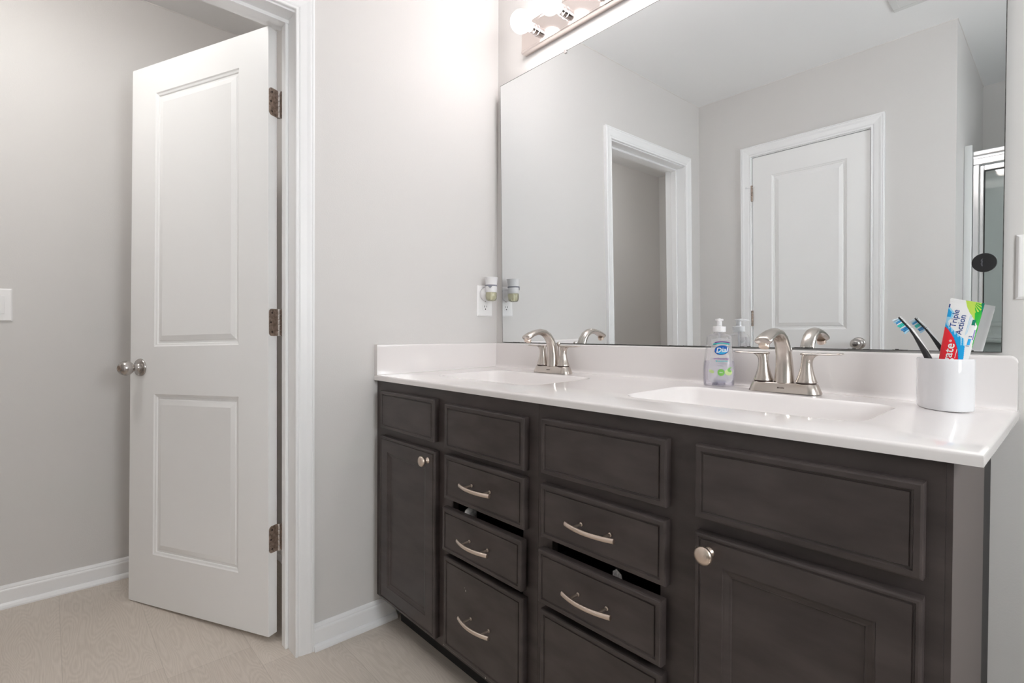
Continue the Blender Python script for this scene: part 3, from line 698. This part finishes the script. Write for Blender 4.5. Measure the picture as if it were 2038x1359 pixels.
bm = NB(); lathe(bm, [(.0238, 1.2395), (.0247, 1.2402), (.0247, 1.2448), (.0240, 1.2455)], ac, (0, 0, 1), 40, cap=False); obj('band', bm, 'grey_pl', hs, True)
bm = NB()   # heart charm on the band, facing the room
fd = Vector((.62, -.78, 0)).normalized(); sd = Vector((-fd.y, fd.x, 0)); hpts = []
for k in range(28):
    a = 2*pi*k/28; hx_ = 16*sin(a)**3; hz_ = 13*cos(a)-5*cos(2*a)-2*cos(3*a)-cos(4*a); hpts.append((hx_/16*.0085, hz_/16*.0090))
loft(bm, [[ac+fd*d+sd*a+Vector((0, 0, 1.2385+b)) for a, b in hpts] for d in (.0238, .0268)]); obj('heart_charm', bm, 'grey_pl', hs)
bm = NB(); lathe(bm, [(.0215, 1.2149), (.0232, 1.2110), (.0236, 1.2000), (.0225, 1.1890), (.0185, 1.1815), (.0120, 1.1790), (0, 1.1785)], ac, (0, 0, 1), 36, cap=False); bt = obj('oil_bottle', bm, 'oil', af, True, angle=180)
bm = NB(); lathe(bm, [(.0045, 1.2148), (.0045, 1.183)], ac, (0, 0, 1), 14); obj('wick', bm, 'plate', bt, True)
sl = thing('switch_plate', 'white switch plate on the closet wall at the far left', 'switch', (WC, -1.575, 1.14), group='switch plates')
plate_x(sl, 'cover_plate', WC, -1.5690, 1.1405, .0380, .0615)
bm = NB(); box(bm, WC+.006, WC+.0085, -1.5860, -1.5520, 1.1070, 1.1740, .001, 1); obj('rocker', bm, 'plate', sl)
sr = thing('switch_plate', 'white switch plate on the wall right of the mirror, cut by the frame', 'switch', (1.63, 0, 1.179), group='switch plates')
bm = NB(); R = []
for (i, d) in ((0, .0004), (0, .0025), (.004, .0055), (.006, .006)): R.append([Vector((1.6520+a, -d, 1.1790+b)) for a, b in ((-.0580+i, -.0640+i), (.0580-i, -.0640+i), (.0580-i, .0640-i), (-.0580+i, .0640-i))])
loft(bm, R); obj('cover_plate', bm, 'plate', sr)
for xo in (-.0230, .0230):
    bm = NB(); box(bm, 1.6520+xo-.0165, 1.6520+xo+.0165, -.0085, -.0060, 1.1455, 1.2125, .001, 1); obj('rocker', bm, 'plate', sr)

# ------------------------------------------------------------------ toothbrush cup, brush, toothpaste
cz = CT(1.50, -.12)+.0004
def smooth_closed(pts, n=8):
    out = []; N_ = len(pts)
    for i in range(N_):
        p0, p1, p2, p3 = [Vector(pts[(i+k-1) % N_]) for k in range(4)]
        for k in range(n):
            t = k/n; out.append(.5*((2*p1)+(p2-p0)*t+(2*p0-5*p1+4*p2-p3)*t*t+(3*p1-p0-3*p2+p3)*t**3))
    return out
oc = smooth_closed([(1.4520, -.0890), (1.4610, -.1180), (1.4760, -.1450), (1.4950, -.1630), (1.5150, -.1690), (1.5330, -.1620), (1.5455, -.1420), (1.5480, -.1340), (1.5465, -.1280), (1.5300, -.1110), (1.5060, -.0930), (1.4820, -.0800), (1.4590, -.0755), (1.4525, -.0800)], 6)
cc = Vector((1.505, -.120))
cup = thing('toothbrush_cup', 'white half-moon ceramic cup holding a toothbrush and toothpaste', 'cup', (1.505, -.12, cz))
bm = NB(); R = []
for (sc, z) in ((.93, 0), (.965, .0006), (.985, .0025), (.99, .006), (1.0, .05), (1.0, .0975), (.99, .0995), (.975, .1003), (.955, .0998), (.945, .098), (.94, .05), (.93, .010), (.88, .006)):
    R.append([Vector((cc.x+(p.x-cc.x)*sc, cc.y+(p.y-cc.y)*sc, cz+z)) for p in oc])
loft(bm, R); obj('cup_body', bm, 'ceramic', cup, True, angle=60)
# brush: handle rises out of the cup, head with bristles turned to the left
tbr = thing('toothbrush', 'black toothbrush with blue and teal bristles leaning in the cup', 'toothbrush', (1.50, -.115, cz+.012))
hp = [(1.4790, -.1080, .9120), (1.4780, -.1090, .9400), (1.4785, -.1105, .9700), (1.4770, -.1120, .9900), (1.4690, -.1090, 1.0080), (1.4590, -.1040, 1.0260), (1.4500, -.0995, 1.0420), (1.4430, -.0975, 1.0535)]
hp = [Vector(p) for p in hp]
bm = NB(); rad = [.0052, .0060, .0066, .0064, .0056, .0042, .0030, .0028]
tube(bm, hp, rad, 14)
h1, h2 = Vector((1.4440, -.0977, 1.0525)), Vector((1.4225, -.0960, 1.0800)); ha = (h2-h1).normalized(); bn = Vector((-.78, -.10, -.61)); bn = (bn-ha*bn.dot(ha)).normalized(); sdv = ha.cross(bn).normalized()
R = []
for k in range(13):
    t = k/12; wd = .0058*math.sqrt(max(.05, 1-(2*t-1)**4)); c = h1.lerp(h2, t)
    R.append([c+sdv*wd*cos(a)-bn*(.0022*sin(a)) for a in [2*pi*j/12 for j in range(12)]])
loft(bm, R); hnd = obj('handle', bm, 'black_pl', tbr, True, angle=70)
M['white_rub'] = mat('white_rubber', (.82, .82, .82), .5)
bm = NB()
for k in range(9):
    t = .06+.88*k/8; c = h1.lerp(h2, t)-bn*.0026
    for s in (-1, 1): lathe(bm, [(.0013, -.0012), (.0013, .0012), (0, .0016)], c+sdv*.0032*s, -bn, 8)
R = []
for k in range(10):
    t = .15+.7*k/9; wd = .0034*math.sqrt(max(.05, 1-(2*(k/9)-1)**4)); c = h1.lerp(h2, t)-bn*.0024; R.append([c+sdv*wd*cos(a)-bn*(.0011*sin(a)) for a in [2*pi*j/10 for j in range(10)]])
loft(bm, R); tube(bm, [p+bn*(rd*.55)*-1+Vector((.0006, 0, .0006)) for p, rd in zip(hp[2:], rad[2:])], .0024, 8)
obj('grip_inlay', bm, 'white_rub', hnd, True, label='white rubber inlay and tongue scraper')
BC = [M_ for M_ in (mat('bristle_blue', (.05, .30, .62), .5), mat('bristle_white', (.72, .80, .86), .5), mat('bristle_teal', (.05, .60, .52), .5), mat('bristle_pale_blue', (.38, .66, .82), .5))]
bm = NB()
rows = [1, 3, 0, 1, 2, 2, 1, 0, 0, 3]
for i, ci in enumerate(rows):
    t = .93-.86*i/9; c = h1.lerp(h2, t); n0 = len(bm.faces)
    for s in (-1.4, -.5, .5, 1.4):
        ln = .0110+.0012*((i*7+int(s*3)) % 3); lean = ha*(.0022 if i == 0 else (-.001 if i == 9 else 0))
        tube(bm, [c+sdv*.0031*s+bn*.0020, c+sdv*.0033*s+bn*ln+lean], [.00145, .00155], 8)
    bm.faces.ensure_lookup_table()
    for f_ in bm.faces[n0:]: f_.material_index = ci
br = obj('bristles', bm, BC, tbr); br['kind'] = 'stuff'
# toothpaste tube
tp = thing('toothpaste', 'red, blue and green toothpaste tube standing crimp end up in the cup', 'toothpaste', (1.505, -.125, cz+.012))
TT = Vector((1.5340, -.1205, 1.1090)); up = Vector((.167, 0, .986)).normalized(); rt = Vector((.0510, -.001, -.0062)); TWD = .0512
nf = Vector((0, -1, 0))
rtn = (up.cross(Vector((0, 1, 0)))*-1); rtn = Vector((up.z, 0, -up.x)).normalized()
LN = .182
def tube_pt(U, V, side, off=0.):
    """U across 0..1, V metres down from the crimp"""
    k = min(1, max(0, (V-.006)/.13)); half = TWD/2*(1-.16*k); thick = .0011+.0150*k**1.0
    a = 2*U-1; prof = math.sqrt(max(0, 1-a*a)) if k > 0 else 1
    bulge = thick*(prof*.85+.15*(1-abs(a)**6)) + .0003
    skew = rtn*0 + up*(-.0045*(a*.5+.5)+.0022)*max(0, 1-V/.05)
    return TT - up*V + skew + rtn*(a*half) + nf*side*(bulge+off)
def px_of(U, V): v = V/.1135; lx = 335-280*v; rx = 1050-305*v; return lx+U*(rx-lx), 60+1210*v
def lerp_pts(P_, y):
    for (x0, y0), (x1, y1) in zip(P_, P_[1:]):
        if y0 <= y <= y1: return x0+(x1-x0)*(y-y0)/(y1-y0)
    return P_[0][0] if y < P_[0][1] else P_[-1][0]
CR = [(215, 640), (290, 700), (350, 770), (410, 850), (450, 930), (485, 1020), (510, 1100), (525, 1270), (528, 1500)]
CB = [(310, 235), (350, 270), (420, 340), (395, 430), (330, 480), (280, 520), (300, 600), (420, 700), (540, 790), (640, 840), (660, 1000), (640, 1270), (600, 1500)]
GL = [(660, 60), (690, 190), (740, 290), (850, 440), (905, 560), (880, 640), (860, 760), (830, 860), (805, 1000), (800, 1010)]
GR = [(1050, 60), (1020, 230), (985, 330), (970, 480), (940, 600), (905, 760), (870, 900), (810, 1010)]
TM = [mat('tube_white', (.80, .80, .80), .25), mat('tube_red', (.80, .015, .03), .25), mat('tube_blue', (.01, .36, .75), .25), mat('tube_navy', (.02, .06, .25), .25), mat('tube_green', (.03, .45, .05), .25), mat('tube_lime', (.50, .70, .10), .25), mat('tube_sky', (.33, .66, .86), .25), mat('tube_deep_green', (.01, .20, .13), .25), mat('tube_purple', (.30, .27, .52), .25)]
def region(U, V):
    x, y = px_of(U, V)
    if y > 640:
        c = lerp_pts(CR, y)
        if x < c-4: return 1
        if x < c+5: return 3
    if 180 < y < 250 and U < .045: return 3
    if y < 1005 and lerp_pts(GL, y) < x < lerp_pts(GR, y):
        d = math.hypot(x-800, y-60)
        if x > 985 and y < 300: return 7
        if d < 80 or (d < 230 and int(math.degrees(math.atan2(y-60, x-800))/9) % 2 == 0) or x < 850 and y < 430: return 5
        return 4
    if y > 235 and x < lerp_pts(CB, y):
        edge = lerp_pts(CB, y)-x
        if y < 640: return 2 if (edge > 55 and not 440 < y < 560) else 6
        ray = 55+45*sin(x*.09)
        return 2 if (edge > ray or y > 980) else 6
    return 0
bm = NB(); NU, NV = 96, 170; G = {}
for side in (1, -1):
    for i in range(NU+1):
        U = .5-.5*cos(pi*i/NU) if side == -1 else .5-.5*cos(pi*i/NU)*(.35)-.5*.65*(1-2*i/NU)
        for j in range(NV+1): G[side, i, j] = bm.verts.new(tube_pt(U, .158*j/NV, side)); G['u', i] = U
    for i in range(NU):
        for j in range(NV):
            f_ = bm.faces.new((G[side, i, j], G[side, i+1, j], G[side, i+1, j+1], G[side, i, j+1]))
            f_.material_index = region((G['u', i]+G['u', i+1])/2, .158*(j+.5)/NV) if side == 1 else 0
bmesh.ops.remove_doubles(bm, verts=bm.verts, dist=.0002)
tb_ = obj('tube_body', bm, TM, tp, True, angle=80)
bm = NB(); lathe(bm, [(.0185, .150), (.0185, .157), (.014, .160), (.014, .183), (.013, .184), (0, .184)], TT, -up, 28); obj('cap', bm, 'white_pl', tp, True)
def tmap(U0, y0, off=.00035):       # text runs up the tube, letters face left
    V0 = (y0-60)/1210*.1135
    return lambda a, b: tube_pt(U0-b/TWD, V0-a, 1, off)
navy, wht, red_ = 'tube_navy', 'tube_white', 'tube_red'
def word(body, size, U0, y0, m, bold=0., off=.00035, **k): obj('lettering', text_bm(body, size, tmap(U0, y0, off), bold=bold, **k), m, tb_)
word('Triple', .0143, .348, 640, TM[3], .00012); word('Action', .0143, .578, 772, TM[3], .00012)
word('Colgate', .0225, .455, 1725, TM[0], .0003, space=1.0); word('®', .006, .335, 945, TM[0], .0001)
word('1', .0070, .895, 1000, TM[3], .0002)
word('2', .0060, .900, 800, TM[3], .0002); word('3', .0070, .905, 560, TM[7], .0002)
for (U0, ya, yb, hw, ci) in ((.865, 960, 830, .045, 2), (.845, 545, 430, .05, 7), (.945, 850, 640, .022, 8), (.70, 760, 350, .006, 6), (.735, 740, 330, .006, 6), (.565, 1265, 1075, .010, 0)):
    bm = NB(); g = [[bm.verts.new(tube_pt(min(.99, U0-hw+2*hw*a/6), ((ya+(yb-ya)*b/8)-60)/1210*.1135, 1, .0002)) for b in range(9)] for a in range(7)]
    for a in range(6):
        for b in range(8): bm.faces.new((g[a][b], g[a+1][b], g[a+1][b+1], g[a][b+1]))
    obj('label_tag', bm, TM[ci], tb_)

# ------------------------------------------------------------------ soap bottle
sc_ = Vector((1.0190, -.0705)); szb = CT(1.019, -.07)+.0004
FB = Vector((CAM.x-sc_.x, CAM.y-sc_.y, 0)).normalized(); SB = Vector((-FB.y, FB.x, 0))   # label faces FB, SB to the viewer's right
K = .0001633
SIL = [(1255, 225), (1252, 236), (1245, 241), (1210, 245), (1130, 250), (1050, 252), (950, 250), (850, 240), (750, 228), (650, 213), (560, 207), (490, 204), (450, 200), (425, 190), (408, 172), (396, 145), (386, 118), (378, 92), (365, 84), (345, 84)]
def half(z):
    y = 1255-z/K
    for (y0, w0), (y1, w1) in zip(SIL, SIL[1:]):
        if y1 <= y <= y0: return (w0+(w1-w0)*(y0-y)/(y0-y1+1e-9))*K
    return SIL[0][1]*K if y > 1255 else SIL[-1][1]*K
def sect(z, hw, shrink=0.):
    dp = min(hw*.58, .0235) if hw > .0160 else hw
    if .0138 < hw <= .0185: dp = max(dp, .0125)
    pts = []
    for j in range(40):
        a = 2*pi*j/40; e = 2/2.6; c, s = cos(a), sin(a)
        pts.append(Vector((sc_.x, sc_.y, szb+z))+SB*((hw-shrink)*math.copysign(abs(c)**e, c))-FB*((dp-shrink)*math.copysign(abs(s)**e, s)))
    return pts
soap = thing('soap_bottle', 'clear pump bottle of hand soap with blue oval logo by the faucet', 'soap bottle', (sc_.x, sc_.y, szb))
bm = NB(); zs = [(1255-y)*K for y, _ in SIL]
loft(bm, [sect(z, w_*K) for z, (_, w_) in zip(zs, SIL)]); bd = obj('bottle', bm, 'clear', soap, True, angle=60)
bm = NB(); zl = [.002+k*(.0680-.002)/14 for k in range(15)]
loft(bm, [sect(z, half(z), .0018) for z in zl]); obj('liquid', bm, 'liquid', bd, True, angle=60)
def lathe_b(prof): bm = NB(); lathe(bm, prof, (sc_.x, sc_.y, szb), (0, 0, 1), 32); return bm
pmp = obj('pump', lathe_b([(.0165, (1255-352)*K), (.0170, (1255-348)*K), (.0170, (1255-266)*K), (.0158, (1255-260)*K), (.0085, (1255-256)*K), (.0070, (1255-250)*K), (.0068, (1255-172)*K), (.0105, (1255-158)*K), (.0110, (1255-140)*K), (.0095, (1255-132)*K), (0, (1255-130)*K)]), 'white_pl', soap, True, angle=35)
bm = NB(); zz = szb+(1255-150)*K; R = []
for k in range(8):
    t = k/7; c = Vector((sc_.x, sc_.y, zz+.0012-.0030*t*t))+FB*(.034*t); R.append([c+SB*((.0062-.0022*t)*cos(a))+Vector((0, 0, (.0034-.0012*t)*sin(a))) for a in [2*pi*j/12 for j in range(12)]])
loft(bm, R); obj('nozzle', bm, 'white_pl', pmp, True)
bm = NB(); lathe(bm, [(.0028, .012), (.0028, (1255-352)*K)], (sc_.x, sc_.y, szb), (0, 0, 1), 12); obj('dip_tube', bm, 'label', bd, True)
bm = NB(); lathe(bm, [(0, .0155), (.017, .0152), (.021, .0025), (0, .0022)], (sc_.x, sc_.y, szb), (0, 0, 1), 24, 1.3, .7); 
obj('base_dimple', bm, film('dimple', (.80, .78, .86), .05, .05, .25, (.30, .28, .36)), bd, True)
def sp(px, py, off=.0004):
    """label point from its place on the front: px right of centre (zoom units), py zoom row"""
    z = (1255-py)*K; hw = half(z); dp = min(hw*.58, .0235); s = max(-.999, min(.999, px*K/hw)); e = 2.6
    return Vector((sc_.x, sc_.y, szb+z))+SB*(px*K)+FB*(dp*(1-abs(s)**e)**(1/e)+off)
def patch(name, outline, m, off=.0004, par=None, nx=14):
    # polygon (star-shaped about its centroid) laid on the curved front
    bm = NB(); cx = sum(p[0] for p in outline)/len(outline); cy = sum(p[1] for p in outline)/len(outline); prev = None
    c0 = bm.verts.new(sp(cx, cy, off))
    for k in range(1, 7):
        cur = [bm.verts.new(sp(cx+(x-cx)*k/6, cy+(y-cy)*k/6, off)) for x, y in outline]; n_ = len(cur)
        for i in range(n_):
            if prev is None: bm.faces.new((c0, cur[i], cur[(i+1) % n_]))
            else: bm.faces.new((prev[i], cur[i], cur[(i+1) % n_], prev[(i+1) % n_]))
        prev = cur
    return obj(name, bm, m, par or bd, True, angle=180)
def ell(cx, cy, rx, ry, tilt=0, n=36): 
    ct_, st_ = cos(tilt), sin(tilt); return [(cx+rx*cos(2*pi*k/n)*ct_-ry*sin(2*pi*k/n)*st_, cy+rx*cos(2*pi*k/n)*st_+ry*sin(2*pi*k/n)*ct_) for k in range(n)]
CX = 438
def rel(L_): return [(x-CX, y) for x, y in L_]
lab = patch('label', rel([(320, 470), (470, 450), (620, 470), (635, 800), (660, 1000), (650, 1150), (600, 1195), (330, 1195), (270, 1150), (265, 1000), (300, 800)]), 'label', .0003)
SM = dict(navy=mat('label_navy', (.012, .035, .20), .35), blue=mat('label_blue', (.008, .13, .52), .35), cyan=mat('label_cyan', (.03, .38, .72), .35), teal=mat('label_teal', (.05, .45, .47), .4), purple=mat('label_purple', (.20, .07, .30), .4), green=mat('label_green', (.20, .50, .10), .4), pale=mat('label_pale_green', (.55, .68, .30), .4), white=mat('label_white', (.85, .85, .85), .4), grey=mat('label_grey', (.30, .30, .42), .4))
patch('logo_rim', rel(ell(478, 655, 113, 78, -.16)), SM['navy'], .0005, lab); patch('logo_oval', rel(ell(478, 655, 106, 71, -.16)), SM['blue'], .0007, lab); patch('logo_glow', rel(ell(490, 680, 72, 40, -.16)), SM['cyan'], .0009, lab)
patch('banner', rel([(342, 552)]+[(342+k*27.5, 545-16*sin(pi*k/10)) for k in range(1, 10)]+[(617, 552), (617, 570)]+[(617-k*27.5, 564-16*sin(pi*k/10)) for k in range(1, 10)]+[(342, 570)]), SM['teal'], .0005, lab)
def sword(body, h_px, cx, y, m, bold=0., shear=0., tilt=0., space=1.): 
    obj('lettering', text_bm(body, h_px*K*1.0, lambda a, b: sp(cx-CX+a/K, y-b/K+tilt*a/K, .0011), bold=bold, align='CENTER', shear=shear, space=space), m, lab)
sword('Dial', 112, 480, 688, SM['white'], .00028, .18, -.10); sword('antibacterial', 47, 470, 810, SM['purple'], .00012); sword('& sensitive', 42, 478, 848, SM['teal'], .0001); sword('hand soap', 26, 475, 890, SM['grey'], .00003); sword('+ aloe', 24, 470, 925, SM['grey'], .00003)
patch('arc_strip', rel([(365, 528)]+[(365+k*24, 522-16*sin(pi*k/10)) for k in range(1, 10)]+[(605, 528), (600, 538)]+[(600-k*23, 533-14*sin(pi*k/10)) for k in range(1, 10)]+[(370, 538)]), SM['purple'], .0005, lab)
patch('aloe_disc', rel(ell(472, 1025, 54, 58)), SM['green'], .0005, lab); sword('aloe', 30, 472, 1033, SM['white'], .00006)
patch('aloe_slice', rel(ell(585, 1020, 55, 50, .2)), SM['pale'], .00045, lab); patch('aloe_slice', rel(ell(600, 995, 30, 20, .5)), SM['green'], .0006, lab); patch('leaf', rel(ell(325, 1012, 42, 26, .4)), SM['pale'], .0005, lab); patch('leaf', rel([(590, 945), (640, 930), (600, 975), (560, 985)]), SM['green'], .0006, lab)
sword('7.5 FL OZ', 34, 475, 1190, SM['grey'], .00008)
